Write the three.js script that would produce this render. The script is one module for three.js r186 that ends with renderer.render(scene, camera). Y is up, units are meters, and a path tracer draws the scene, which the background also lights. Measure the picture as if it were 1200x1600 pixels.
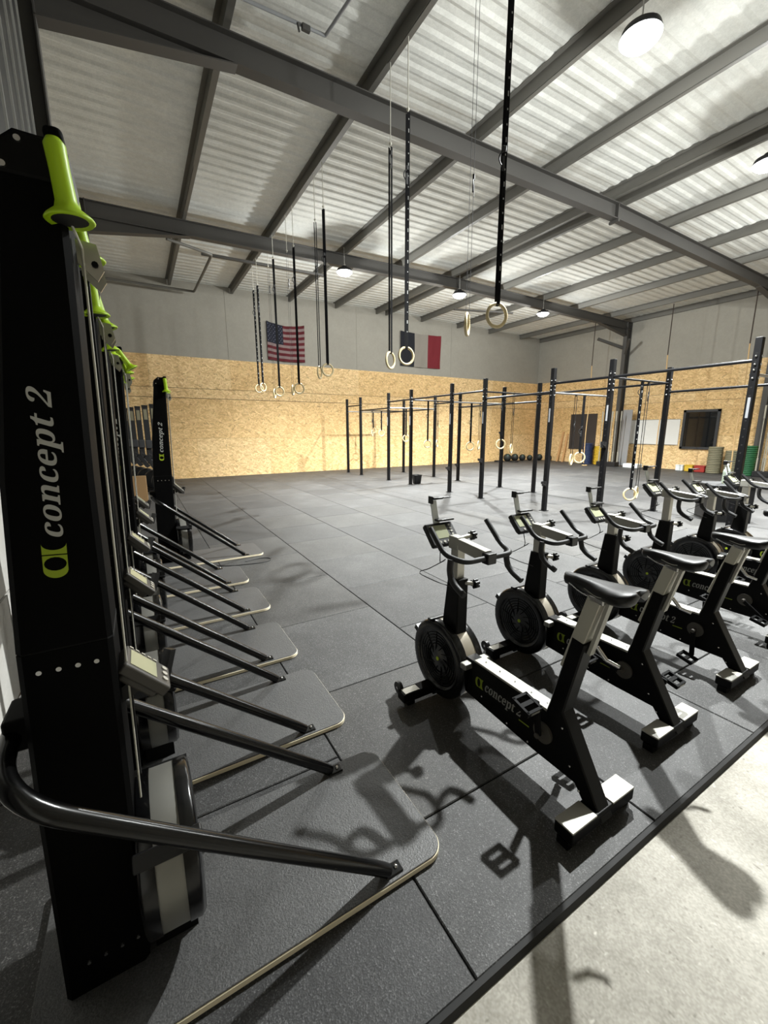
import * as THREE from 'three';
import { RoundedBoxGeometry } from 'three/addons/geometries/RoundedBoxGeometry.js';
import { mergeGeometries, toCreasedNormals } from 'three/addons/utils/BufferGeometryUtils.js';
import { FontLoader } from 'three/addons/loaders/FontLoader.js';
import { TextGeometry } from 'three/addons/geometries/TextGeometry.js';

// ---------------------------------------------------------------- camera, lights, exposure
const scene = new THREE.Scene();
scene.background = new THREE.Color(0x000000);
const renderer = new THREE.WebGLRenderer();
renderer.toneMapping = THREE.LinearToneMapping;
renderer.toneMappingExposure = 1.0;
renderer.shadowMap.enabled = true;

const camera = new THREE.PerspectiveCamera(102.46, 1200 / 1600, 0.05, 60);
{
  const pitch = 0.196676, yaw = 0.531889, roll = -0.003213;
  const fw = new THREE.Vector3(Math.sin(yaw) * Math.cos(pitch), -Math.sin(pitch), -Math.cos(yaw) * Math.cos(pitch));
  const rt = new THREE.Vector3(Math.cos(yaw), 0, Math.sin(yaw));
  const up = new THREE.Vector3().crossVectors(rt, fw);
  const r2 = rt.clone().multiplyScalar(Math.cos(roll)).addScaledVector(up, Math.sin(roll));
  const u2 = up.clone().multiplyScalar(Math.cos(roll)).addScaledVector(rt, -Math.sin(roll));
  camera.position.set(0, 1.61, 0);
  camera.matrixAutoUpdate = true;
  camera.quaternion.setFromRotationMatrix(new THREE.Matrix4().makeBasis(r2, u2, fw.clone().negate()));
}
const LAMP_SPOT = 515, LAMP_SIDE = 38, LAMP_TINT = 0xf8fbf9, LAMP_ANGLE = 1.16;
const LAMPS = [
  [4.97, -3.11, 'lit round high-bay lamp above the nearest bikes, brightest in view'],
  [8.85, -3.26, 'lit round high-bay lamp at the right edge of the photograph'],
  [12.85, -3.26, 'lit round high-bay lamp hung near the right wall, outside the picture'],
  [5.07, -10.6, 'lit round high-bay lamp under the far rafter, leftmost of the far three'],
  [8.89, -10.53, 'lit round high-bay lamp under the far rafter, middle of the far three'],
  [12.83, -10.64, 'lit round high-bay lamp under the far rafter, rightmost of the far three'],
];

// ---------------------------------------------------------------- helpers
let seed = 7;
const rnd = () => { seed = (seed * 1664525 + 1013904223) >>> 0; return seed / 4294967296; };
const rr = (a, b) => a + (b - a) * rnd();
const V = (x, y, z) => new THREE.Vector3(x, y, z);
const names = {};
function numbered(n) { if (!(n in names)) { names[n] = 0; return n; } names[n]++; return n + '_' + String(names[n]).padStart(3, '0'); }
function norm(g) {
  if (g.index) g = g.toNonIndexed();
  if (!g.attributes.normal) g.computeVertexNormals();
  if (!g.attributes.uv) g.setAttribute('uv', new THREE.BufferAttribute(new Float32Array(g.attributes.position.count * 2), 2));
  for (const k of Object.keys(g.attributes)) if (!['position', 'normal', 'uv'].includes(k)) g.deleteAttribute(k);
  g.clearGroups();
  return g;
}
function merge(gs) { gs = [].concat(gs); return gs.length === 1 ? gs[0] : mergeGeometries(gs.map(norm)); }
function part(name, gs, m, parent, kind) {
  const o = new THREE.Mesh(merge(gs), m); o.name = name; o.castShadow = o.receiveShadow = true;
  if (kind) o.userData.kind = kind;
  if (parent) parent.add(o);
  return o;
}
function parts(name, list, m, parent) { return list.map(g => part(name, g, m, parent)); }
function sub(name, parent) { const g = new THREE.Group(); g.name = name; parent.add(g); return g; }
function thing(name, label, category, pos = [0, 0, 0], turn = 0, group) {
  const o = new THREE.Group(); o.name = numbered(name); o.position.set(...pos); o.rotation.y = turn;
  o.userData = { label, category }; if (group) o.userData.group = group;
  scene.add(o); return o;
}
function solo(name, gs, m, label, category, pos = [0, 0, 0], turn = 0, group) {
  const o = part(numbered(name), gs, m); o.position.set(...pos); o.rotation.y = turn;
  o.userData = { label, category }; if (group) o.userData.group = group;
  scene.add(o); return o;
}
function struct(name, gs, m, label) { const o = gs ? part(name, gs, m) : new THREE.Group(); o.name = name; o.userData.kind = 'structure'; if (label) o.userData.label = label; scene.add(o); return o; }
function dup(root, pos, turn, label, group) {
  const r = root.clone(); r.name = numbered(root.name.replace(/_\d{3}$/, '')); r.position.set(...pos); r.rotation.y = turn;
  r.userData = { ...root.userData, label }; if (group) r.userData.group = group;
  scene.add(r); return r;
}
const bx = (w, h, d, x = 0, y = 0, z = 0) => new THREE.BoxGeometry(w, h, d).translate(x, y, z);
const rb = (w, h, d, r, x = 0, y = 0, z = 0, s = 1) => new RoundedBoxGeometry(w, h, d, s, Math.min(r, w / 2.01, h / 2.01, d / 2.01)).translate(x, y, z);
function rod(a, b, r, seg = 10, r2 = r) {
  const d = b.clone().sub(a), g = new THREE.CylinderGeometry(r2, r, d.length(), seg);
  g.applyQuaternion(new THREE.Quaternion().setFromUnitVectors(V(0, 1, 0), d.normalize()));
  return g.translate((a.x + b.x) / 2, (a.y + b.y) / 2, (a.z + b.z) / 2);
}
function beam(a, b, w, h, upv = V(0, 1, 0), round = 0) {   // box from a to b; w across, h along upv
  const d = b.clone().sub(a), L = d.length(); d.normalize();
  const x = new THREE.Vector3().crossVectors(upv, d).normalize(), y = new THREE.Vector3().crossVectors(d, x);
  const g = round ? rb(w, h, L, round) : new THREE.BoxGeometry(w, h, L);
  return g.applyMatrix4(new THREE.Matrix4().makeBasis(x, y, d)).translate((a.x + b.x) / 2, (a.y + b.y) / 2, (a.z + b.z) / 2);
}
function tube(pts, r, seg = 24, rad = 8, tension = 0.5) {
  const c = new THREE.CatmullRomCurve3(pts.map(p => p.isVector3 ? p : V(...p)), false, 'catmullrom', tension);
  return capped(c, r, seg, rad);
}
function capped(c, r, seg, rad) {
  const g = [new THREE.TubeGeometry(c, seg, r, rad, false)];
  for (const t of [0, 1]) {
    const p = c.getPoint(t), d = c.getTangent(t).multiplyScalar(t ? 1 : -1);
    g.push(new THREE.CircleGeometry(r, rad).applyQuaternion(new THREE.Quaternion().setFromUnitVectors(V(0, 0, 1), d)).translate(p.x, p.y, p.z));
  }
  return merge(g);
}
function path(segs, r, seg, rad) { // polyline with rounded corners: [x,y,z,radius]
  const cp = new THREE.CurvePath(); let prev = V(...segs[0]);
  for (let i = 1; i < segs.length; i++) {
    const p = V(...segs[i]);
    if (i === segs.length - 1) { cp.add(new THREE.LineCurve3(prev, p)); break; }
    const R = segs[i][3] || .03, a = p.clone().add(V(...segs[i - 1]).sub(p).setLength(R)), b = p.clone().add(V(...segs[i + 1]).sub(p).setLength(R));
    cp.add(new THREE.LineCurve3(prev, a)); cp.add(new THREE.QuadraticBezierCurve3(a, p, b)); prev = b;
  }
  const pts = []; for (const c of cp.curves) { const n = c.isLineCurve3 ? 1 : 6; for (let k = 0; k < n; k++) pts.push(c.getPoint(k / n)); } pts.push(V(...segs.at(-1)));
  const poly = new THREE.CurvePath(); for (let i = 1; i < pts.length; i++) poly.add(new THREE.LineCurve3(pts[i - 1], pts[i]));
  return capped(new THREE.CatmullRomCurve3(pts, false, 'centripetal'), r, seg, rad);
}
function prism(pts, depth, bevel = 0, seg = 1) {   // polygon in XY, thickness centred on z
  const s = new THREE.Shape(pts.map(p => new THREE.Vector2(...p)));
  const g = new THREE.ExtrudeGeometry(s, { depth: depth - 2 * bevel, bevelEnabled: bevel > 0, bevelSize: bevel, bevelOffset: -bevel, bevelThickness: bevel, bevelSegments: seg, curveSegments: 6 });
  return g.translate(0, 0, -depth / 2 + bevel);
}
const zyx = g => g.rotateY(-Math.PI / 2);   // prism drawn as (z', y) -> thickness along x : X->Z
function roundRect(x0, y0, x1, y1, r) {
  const s = new THREE.Shape(), [a, b, c, d] = Array.isArray(r) ? r : [r, r, r, r]; // bl, br, tr, tl
  s.moveTo(x0 + a, y0); s.lineTo(x1 - b, y0); s.absarc(x1 - b, y0 + b, b, -Math.PI / 2, 0); s.lineTo(x1, y1 - c); s.absarc(x1 - c, y1 - c, c, 0, Math.PI / 2);
  s.lineTo(x0 + d, y1); s.absarc(x0 + d, y1 - d, d, Math.PI / 2, Math.PI); s.lineTo(x0, y0 + a); s.absarc(x0 + a, y0 + a, a, Math.PI, Math.PI * 1.5); return s;
}
const lathe = (pts, seg = 24) => new THREE.LatheGeometry(pts.map(p => new THREE.Vector2(...p)), seg);
function loft(rings, capA = true, capB = true) {  // rings: arrays of Vector3 with equal count
  const pos = [], n = rings[0].length;
  const tri = (a, b, c) => pos.push(a.x, a.y, a.z, b.x, b.y, b.z, c.x, c.y, c.z);
  for (let i = 0; i + 1 < rings.length; i++) for (let k = 0; k < n; k++) {
    const a = rings[i][k], b = rings[i][(k + 1) % n], c = rings[i + 1][(k + 1) % n], d = rings[i + 1][k]; tri(a, b, c); tri(a, c, d);
  }
  const cap = (ring, flip) => { const s2 = ring.reduce((p, q) => p.add(q), V(0, 0, 0)).multiplyScalar(1 / n); for (let k = 0; k < n; k++) flip ? tri(s2, ring[(k + 1) % n], ring[k]) : tri(s2, ring[k], ring[(k + 1) % n]); };
  if (capA) cap(rings[0], true); if (capB) cap(rings.at(-1), false);
  const g = new THREE.BufferGeometry(); g.setAttribute('position', new THREE.Float32BufferAttribute(pos, 3)); g.computeVertexNormals();
  return g;
}
function metreUV(g, ax = 'x', ay = 'y', s = 1, ox = 0, oy = 0) {
  g = norm(g); const p = g.attributes.position, q = g.attributes.normal, u = g.attributes.uv, get = { x: i => p.getX(i), y: i => p.getY(i), z: i => p.getZ(i) };
  for (let i = 0; i < p.count; i++) u.setXY(i, (get[ax](i) + ox) * s, (get[ay](i) + oy) * s);
  return g;
}

// ---------------------------------------------------------------- textures
function noiseGrid(n, cell, s0) {  // tileable value noise
  const m = Math.max(1, Math.round(n / cell)), t = new Float32Array(m * m), o = new Float32Array(n * n); let s = s0 >>> 0;
  for (let i = 0; i < t.length; i++) { s = (s * 1664525 + 1013904223) >>> 0; t[i] = s / 4294967296; }
  const f = v => v * v * (3 - 2 * v);
  for (let y = 0; y < n; y++) { const gy = y * m / n, y0 = Math.floor(gy), fy = f(gy - y0); for (let x = 0; x < n; x++) {
    const gx = x * m / n, x0 = Math.floor(gx), fx = f(gx - x0), a = t[(y0 % m) * m + x0 % m], b = t[(y0 % m) * m + (x0 + 1) % m], c = t[((y0 + 1) % m) * m + x0 % m], d = t[((y0 + 1) % m) * m + (x0 + 1) % m];
    o[y * n + x] = (a + (b - a) * fx) * (1 - fy) + (c + (d - c) * fx) * fy;
  } }
  return o;
}
function layered(n, list, s0) { const o = new Float32Array(n * n); list.forEach(([cell, w], i) => { const g = noiseGrid(n, cell, s0 + i * 977); for (let k = 0; k < o.length; k++) o[k] += (g[k] - .5) * w; }); return o; }
function dataTex(n, fn, srgb = true) {
  const d = new Uint8Array(n * n * 4);
  for (let i = 0; i < n * n; i++) { const c = fn(i, i % n, Math.floor(i / n)); for (let k = 0; k < 3; k++) d[i * 4 + k] = Math.max(0, Math.min(255, c[k])); d[i * 4 + 3] = 255; }
  const t = new THREE.DataTexture(d, n, n); t.wrapS = t.wrapT = THREE.RepeatWrapping; t.magFilter = THREE.LinearFilter; t.minFilter = THREE.LinearMipmapLinearFilter; t.generateMipmaps = true;
  if (srgb) t.colorSpace = THREE.SRGBColorSpace; t.needsUpdate = true; return t;
}
const grey = (v, w = 0) => [v + w, v, v - w];
// rubber crumb: near black with fine pale flecks and broad dusty scuffs
const rubN = 1024, rubBroad = layered(rubN, [[340, 22], [150, 14], [60, 8], [24, 6]], 11), rubFine = layered(rubN, [[3, 1]], 5), rubFine2 = layered(rubN, [[6, 1]], 8);
const rubberMap = dataTex(rubN, i => { const fl = Math.max(0, rubFine[i] - .26) * 170 + Math.max(0, rubFine2[i] - .34) * 120; return grey(56 + rubBroad[i] * .6 + rubFine[i] * 34 + fl * 1.3, .3); });
const rubberBump = dataTex(rubN, i => grey(128 + rubFine[i] * 90 + rubFine2[i] * 90), false);
const matMap = dataTex(rubN, i => grey(72 + rubBroad[i] * .35 + rubFine[i] * 26 + Math.max(0, rubFine2[i] - .3) * 60, .3));
const conN = 1024, conB = layered(conN, [[400, 26], [190, 26], [90, 22], [40, 16], [16, 12], [5, 8]], 31), conF = layered(conN, [[4, 1], [9, .8]], 77), conG = layered(conN, [[2, 1]], 55);
const concreteMap = dataTex(conN, i => { const v = 165 + conB[i] * .9 - Math.max(0, -conF[i] - .55) * 160 + Math.max(0, conF[i] - .55) * 160 + conG[i] * 26; return [v + 2, v - 2, v - 12]; });
const concreteBump = dataTex(conN, i => grey(128 + conB[i] * .8 + conF[i] * 20), false);
const pltN = 512, plt = layered(pltN, [[130, 8], [50, 7], [18, 8], [5, 10]], 91);
const plasterMap = dataTex(pltN, i => { const v = 212 + plt[i] * .6; return [v + 2, v, v - 6]; });
const foamMap = dataTex(pltN, i => { const v = 231 + plt[i] * 1.1; return [v, v, v - 6]; });
const foamBump = dataTex(pltN, i => grey(128 + plt[i] * 5), false);
function osbTexture(s0, base, horizontal) {
  const n = 1024, c = document.createElement('canvas'); c.width = c.height = n; const x = c.getContext('2d'); const keep = seed; seed = s0;
  x.fillStyle = `rgb(${base[0]},${base[1]},${base[2]})`; x.fillRect(0, 0, n, n);
  for (let i = 0; i < 9000; i++) {
    const L = rr(18, 64), w = rr(5, 15), k = rr(-1, 1), dark = rnd() < .07, t = dark ? rr(-60, -30) : k * 27;
    const px = rr(0, n), py = rr(0, n), a = horizontal ? (rnd() + rnd() + rnd() - 1.5) * 1.3 : rr(-1.6, 1.6);
    x.fillStyle = `rgba(${base[0] + t},${base[1] + t * .95 + (k > 0 ? 2 : -4)},${base[2] + t * .8 + k * 8},${rr(.5, .95)})`;
    for (const ox of [-n, 0, n]) for (const oy of [-n, 0, n]) { if (px + ox < -70 || px + ox > n + 70 || py + oy < -70 || py + oy > n + 70) continue;
      x.save(); x.translate(px + ox, py + oy); x.rotate(a); x.beginPath(); x.moveTo(-L / 2, -w / 2); x.lineTo(L / 2 - 6, -w / 2 + 1); x.lineTo(L / 2, w / 2); x.lineTo(-L / 2 + 5, w / 2 - 1); x.fill(); x.restore(); }
  }
  seed = keep;
  const t = new THREE.CanvasTexture(c); t.wrapS = t.wrapT = THREE.RepeatWrapping; t.colorSpace = THREE.SRGBColorSpace; t.minFilter = THREE.LinearMipmapLinearFilter; return t;
}
const osbA = osbTexture(101, [231, 198, 144], true), osbB = osbTexture(505, [227, 194, 140], true);

// ---------------------------------------------------------------- materials
const std = (color, roughness, metalness = 0, extra = {}) => new THREE.MeshStandardMaterial({ color, roughness, metalness, ...extra });
const dull = (color, roughness, k = .3) => new THREE.MeshPhysicalMaterial({ color, roughness, specularIntensity: k });
const M = {
  rubber: [0xffffff, 0xe6e6e6, 0xf6f4f0, 0xd6d6d8].map(c => std(c, .62, 0, { map: rubberMap, bumpMap: rubberBump, bumpScale: .0012 })),
  rubberEdge: std(0x161616, .7), joint: std(0x0b0b0b, .95),
  concrete: std(0xffffff, .75, 0, { map: concreteMap, bumpMap: concreteBump, bumpScale: .002 }),
  plaster: std(0xbdbab3, .9, 0, { map: plasterMap }), foam: std(0xf4f4f4, .95, 0, { map: foamMap, bumpMap: foamBump, bumpScale: .006 }),
  osb: [osbA, osbB].flatMap(t => [0xffffff, 0xfaf6ee].map(c => std(c, .72, 0, { map: t }))),
  steel: std(0x6b6963, .6, .1), steelDark: std(0x4b4946, .6, .1), cladding: std(0x242526, .4, .4), claddingRib: std(0x8c8c88, .4, .3),
  block: std(0xffffff, .85, 0, { map: plasterMap }), mortar: std(0x7d7b75, .95), skirting: std(0x7b6b5c, .8),
  powder: dull(0x050505, .45, .3), tower: dull(0x050505, .68, .14), powderSoft: dull(0x070707, .6), plastic: std(0x09090a, .38), plasticMatte: std(0x101012, .55), gloss: std(0x050506, .22),
  tubeBlack: std(0x070707, .2), chrome: std(0xc9c9c9, .18, 1), alu: std(0xb9b6ad, .38, .85), aluPale: std(0x9d9b93, .5, .25), mesh: std(0x8f8e88, .5, .75),
  meshBike: std(0xc2baab, .36, .6),
  lime: std(0xa9cf18, .42), limePrint: std(0x9db31c, .6), whitePrint: std(0xb9b9b4, .6), dimPrint: std(0x8a8a86, .6), dimLime: std(0x7f8f1c, .6), ply: std(0xf0e4c6, .65), plyDark: std(0x9a7a52, .7), deckMat: std(0xffffff, .5, 0, { map: matMap, bumpMap: rubberBump, bumpScale: .0015 }),
  lcd: std(0x9fa286, .3), monitorGrey: std(0x47443f, .5), button: std(0xb5b2a8, .4), cord: std(0xc4c2b6, .8), cable: std(0x141414, .5),
  rigSteel: dull(0x09090b, .5, .4), bar: std(0x1b1b1d, .35, .5), barBright: std(0x9a9a9a, .28, .9), strap: dull(0x08080a, .85, .3), strapMark: std(0xa2a2a0, .7), ringWood: std(0xcbba90, .5), rope: std(0xc9a878, .9), ropeDark: std(0x3a3029, .9),
  leather: dull(0x080808, .42, .6), glassDark: new THREE.MeshPhysicalMaterial({ color: 0x14171a, roughness: .06, metalness: 0, clearcoat: 1 }), frameGrey: std(0x37383a, .5, .2), whiteboard: std(0xe6e5e0, .35), blackBoard: std(0x3b3430, .7),
  pine: std(0xc79a68, .7), blue: std(0x1b2a4e, .6), olive: std(0x7d7860, .65), green: std(0x1e5a34, .6), yellow: std(0xc9a52a, .55), red: std(0x9a2a22, .55), white: std(0xdfe3e2, .5), panelGrey: std(0x9a9ca0, .35, .3),
  pedal: dull(0x0a0a0b, .7), seatAlu: std(0xb4b1a4, .45, .35),
  petClear: new THREE.MeshPhysicalMaterial({ color: 0xdff0e2, roughness: .15, transmission: .75, thickness: .02, ior: 1.4 }), ball: std(0x1d211f, .6), ballSpot: std(0x3e5a4b, .6),
  lampBody: std(0x2b2b2d, .5, .4), lens: new THREE.MeshStandardMaterial({ color: 0xffffff, emissive: LAMP_TINT, emissiveIntensity: 14, roughness: .4 }),
};

// ---------------------------------------------------------------- room
const XL = -0.75, XR = 18.76, ZB = -15.6, ZF = 5.0, EDGE = -0.66, RIDGE = 9.1;
const roofY = x => 6.41 - 0.015 * Math.abs(x - RIDGE);       // underside of the deck
const purlinY = x => roofY(x) - 0.18;                          // underside of a purlin = top of rafter
struct('floor_concrete', metreUV(bx(XR - XL + .4, .2, ZF - ZB + .4, (XL + XR) / 2, -.126, (ZF + ZB) / 2), 'x', 'z', 1 / 2.6, .3, .9), M.concrete, 'bare pale concrete floor beside the rubber mats');
{ // rubber tile floor
  const floor = struct('floor', null, null, 'black rubber gym tiles laid in staggered rows');
  const mk = (w, d) => { const b = .004, top = 0, g = loft([[V(-w / 2, -.026, -d / 2), V(w / 2, -.026, -d / 2), V(w / 2, -.026, d / 2), V(-w / 2, -.026, d / 2)].reverse(), [V(-w / 2, top - b, -d / 2), V(w / 2, top - b, -d / 2), V(w / 2, top - b, d / 2), V(-w / 2, top - b, d / 2)].reverse(), [V(-w / 2 + b, top, -d / 2 + b), V(w / 2 - b, top, -d / 2 + b), V(w / 2 - b, top, d / 2 - b), V(-w / 2 + b, top, d / 2 - b)].reverse()], false, true); return metreUV(g, 'x', 'z'); };
  const cache = {}, list = [], far = [];
  const x0s = [XL]; for (let x = -.293; x < XR; x += .999) x0s.push(x); x0s.push(XR);
  x0s.forEach((x0, c) => {
    if (c + 1 >= x0s.length) return; const x1 = x0s[c + 1]; if (x1 - x0 < .02) return;
    const off = c % 2 === 1 ? 0 : .505; let z1 = EDGE, first = true;
    while (z1 > ZB + .01) { const z0 = Math.max(ZB, first && off ? z1 - off : z1 - 1); first = false; list.push([x0, x1, z0, z1]); z1 = z0; }
  });
  list.sort((a, b) => Math.hypot((a[0] + a[1]) / 2, (a[2] + a[3]) / 2) - Math.hypot((b[0] + b[1]) / 2, (b[2] + b[3]) / 2));
  list.forEach(([x0, x1, z0, z1], i) => {
    const gap = .006, w = +(x1 - x0 - gap).toFixed(3), d = +(z1 - z0 - gap).toFixed(3), v = Math.floor(rnd() * 4), turn = Math.floor(rnd() * 2) * Math.PI, mi = Math.floor(rnd() * 4);
    const key = w + '|' + d + '|' + v; if (!cache[key]) { const g = mk(w, d), u = g.attributes.uv; for (let k = 0; k < u.count; k++) u.setXY(k, u.getX(k) + v * .27, u.getY(k) + v * .61); cache[key] = g; }
    if (i < 290) { const o = part(numbered('tile'), cache[key], M.rubber[mi], floor); o.position.set((x0 + x1) / 2, 0, (z0 + z1) / 2); o.rotation.y = turn; }
    else far.push(cache[key].clone().rotateY(turn).translate((x0 + x1) / 2, 0, (z0 + z1) / 2));
  });
  if (far.length) part('far_tiles', far, M.rubber[0], floor, 'stuff');
  part('mat_edge', prism([[EDGE - .003, 0], [EDGE + .012, -.003], [EDGE + .02, -.0255], [EDGE - .003, -.0255]], XR - XL).rotateY(-Math.PI / 2).translate((XL + XR) / 2, 0, 0), M.rubberEdge, floor);
}
function osbWall(parent, along, from, to, place) { // rows of boards with real joints
  const rows = [[0, 1.34], [1.344, 2.678], [2.69, 2.994], [3.006, 4.0]];
  rows.forEach(([y0, y1], r) => {
    let a = from - (r % 2) * 1.25; let k = 0;
    while (a < to) { const s = Math.max(from, a), e = Math.min(to, a + 2.5) - .003; a += 2.5; if (e - s < .02) continue;
      const g = metreUV(bx(e - s, y1 - y0, .018, (s + e) / 2, (y0 + y1) / 2, 0), 'x', 'y', 1 / 3.2, rnd() * 3, rnd() * 3);
      place(part(numbered('osb_board'), g, M.osb[Math.floor(rnd() * 4)], parent)); k++; }
  });
}
const wallBack = struct('wall_back', metreUV(bx(XR - XL + .6, 6.6, .2, (XL + XR) / 2, 3.3, ZB - .125), 'x', 'y', .5), M.plaster, 'white gable wall above oriented strand boards');
part('joint_backing', bx(XR - XL, 4.0, .004, (XL + XR) / 2, 2.0, ZB - .022), M.ropeDark, wallBack);
osbWall(wallBack, 'x', XL, XR, o => o.position.z = ZB - .009);
part('panel_joint', [bx(.03, 2.3, .012, 7.95, 5.2, ZB - .02), bx(.03, 2.3, .012, 3.0, 5.2, ZB - .02), bx(.03, 2.3, .012, 12.8, 5.2, ZB - .02)], M.plaster, wallBack);
const wallRight = struct('wall_right', metreUV(bx(.2, 6.6, ZF - ZB + .4, XR + .125, 3.3, (ZF + ZB) / 2), 'z', 'y', .5), M.plaster, 'white side wall above strand boards, with window and boards');
osbWall(wallRight, 'z', -15.58, ZF, o => { o.rotation.y = -Math.PI / 2; o.position.x = XR + .009; });
const wallLeft = struct('wall_left', metreUV(bx(.2, 6.6, ZF - ZB + .4, XL - .125, 3.3, (ZF + ZB) / 2), 'z', 'y', .5), M.plaster, 'painted block side wall behind the ski machines');
{ // block courses low on the left wall near the camera
  part('mortar', bx(.012, 2.2, 8, XL - .016, 1.2, -3), M.mortar, wallLeft);
  const g = bx(.02, .57, .98);
  for (let r = 0; r < 4; r++) for (let k = 0; k < 8; k++) { const o = part(numbered('block'), g, M.block, wallLeft); o.position.set(XL - .008, .10 + .29 + r * .59, .45 - k - (r % 2) * .5); }
  part('skirting_board', bx(.022, .1, 12, XL + .006, .05, -6), M.skirting, wallLeft);
}
struct('wall_front', metreUV(bx(XR - XL + .6, 6.6, .2, (XL + XR) / 2, 3.3, ZF + .12), 'x', 'y', .5), M.plaster, 'white wall behind the camera');
{ // dark ribbed sliding door panel hung inside the left wall, in front of the first frame
  const d = struct('door_1', null, null, 'dark ribbed metal door panel high on the left wall');
  part('leaf', bx(.03, 3.7, 5.2, -.56, 4.1, -3.05), M.cladding, d);
  const g = prism([[-.016, 0], [.016, 0], [.01, .014], [-.01, .014]], 3.7).rotateX(Math.PI / 2).rotateY(Math.PI / 2);
  for (let z = -5.5; z < -.5; z += .37) { const o = part(numbered('rib'), g, M.claddingRib, d); o.position.set(-.545, 4.1, z); }
}
{ // roof: ribbed deck, purlins, rafters
  const ceiling = struct('ceiling', null, null, 'pale ribbed roof deck on dark steel purlins and rafters');
  const prof = [], P = .25, hgt = .018; for (let z = ZF + .1; z > ZB - .1; z -= P) prof.push([z, 0], [z - .06, 0], [z - .11, hgt], [z - .2, hgt]);
  const n = prof.length, bot = prof.map(p => p), top = [...prof].reverse().map(p => [p[0], hgt + .03]);
  for (const [a, b] of [[XL - .2, RIDGE], [RIDGE, XR + .2]]) {
    const L = b - a, ya = roofY(a), yb = roofY(b), pos = [], quad = (p, q, r2, s2) => pos.push(...p, ...q, ...r2, ...p, ...r2, ...s2);
    for (let i = 0; i + 1 < n; i++) { const [z0, h0] = bot[i], [z1, h1] = bot[i + 1]; quad([a, ya + h0, z0], [b, yb + h0, z0], [b, yb + h1, z1], [a, ya + h1, z1]); }
    const T = .09; quad([a, ya + T, prof[0][0]], [a, ya + T, prof[n - 1][0]], [b, yb + T, prof[n - 1][0]], [b, yb + T, prof[0][0]]);
    const g = new THREE.BufferGeometry(); g.setAttribute('position', new THREE.Float32BufferAttribute(pos, 3)); g.computeVertexNormals();
    part('roof_deck', metreUV(g, 'x', 'z', .8), M.foam, ceiling);
  }
  part('roof_slab', bx(XR - XL + .6, .12, ZF - ZB + .6, (XL + XR) / 2, 6.62, (ZF + ZB) / 2), M.steelDark, ceiling);
  const ps = [1.31, 3.19, 5.19, 7.02, 8.83, 9.28, 11.06, 13.08, 15.05, 17.2, XR - .06], zL = ZF - ZB;
  for (const x of ps) { const y = purlinY(x), t = .012; // Z-shaped purlin
    part(numbered('purlin'), [bx(.012, .18, zL, x, y + .09, (ZF + ZB) / 2), bx(.075, t, zL, x + .034, y + t / 2, (ZF + ZB) / 2), bx(.075, t, zL, x - .034, y + .174, (ZF + ZB) / 2)], M.steel, ceiling); }
  for (const z of [-.9, -5.88, -10.9]) {
    const gs = [], D = .3, t = .014, W = .16, half = (a, b) => { // I-section between two points of the slope
      const A = V(a, purlinY(a), z), B = V(b, purlinY(b), z), d = V(0, -1, 0), at = (p, o) => p.clone().addScaledVector(d, o);
      gs.push(beam(at(A, D / 2), at(B, D / 2), t, D, V(0, 1, 0)), beam(at(A, t / 2), at(B, t / 2), W, t), beam(at(A, D - t / 2), at(B, D - t / 2), W, t)); };
    half(XL + .02, RIDGE); half(RIDGE, XR - .02);
    for (const [x0, x1] of [[XL + .3, 1.45], [XR - .3, XR - 2.2]]) { // haunch at each end
      const yb = purlinY(x0) - D, ye = purlinY(x1) - D, pts = [[x0, yb], [x1, ye], [x0, yb - .27]];
      gs.push(prism(x1 > x0 ? pts : [...pts].reverse(), .014).translate(0, 0, z), beam(V(x0, yb - .27, z), V(x1, ye - .005, z), W, .014)); }
    gs.push(bx(.02, .36, W, RIDGE + .01, purlinY(RIDGE) - .17, z), bx(.05, .05, W + .05, RIDGE + .01, purlinY(RIDGE) - .335, z));
    part(numbered('rafter'), gs, M.steelDark, ceiling);
    for (const s of [0, 1]) { const x = s ? XR - .16 : XL + .16; const c = [bx(.014, 6.1, .16, x - .15, 3.05, z), bx(.014, 6.1, .16, x + .15, 3.05, z), bx(.3, 6.1, .012, x, 3.05, z)]; struct(numbered('column'), c, M.steelDark, s ? 'grey steel column on the right wall' : 'grey steel column on the left wall'); }
  }
  // short bracing angles and the services at the eaves
  part('brace', [beam(V(17.6, 5.45, -11.6), V(18.5, 5.05, -10.95), .1, .1), beam(V(17.9, 5.25, -10.4), V(18.55, 4.75, -10.9), .08, .08), beam(V(1.9, 6.1, -12.5), V(5.3, 6.15, -12.5), .08, .06), beam(V(10.9, 6.12, -13.2), V(13.2, 6.1, -12.4), .1, .05)], M.steelDark, ceiling);
}
solo('heating_pipe', [path([[-.5, 5.92, -15.2], [2.0, 5.92, -15.2, .06], [2.0, 5.8, -11.6, .06], [1.0, 5.8, -11.2]], .035, 40, 8)], M.steel, 'grey heating pipe run under the roof in the far left corner', 'pipe');
{ const t = thing('gas_pipe', 'pale pipe with a valve, strapped beside the near rafter', 'pipe');
  part('pipe', [rod(V(.2, 6.0, -5.3), V(2.35, 6.1, -5.3), .018), rod(V(2.35, 6.1, -5.3), V(2.5, 6.12, -4.2), .018)], M.panelGrey, t);
  part('valve', [rb(.1, .06, .05, .01, 2.1, 6.05, -5.27), rod(V(2.0, 6.05, -5.26), V(2.0, 5.95, -5.22), .012)], M.steelDark, t); }
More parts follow.
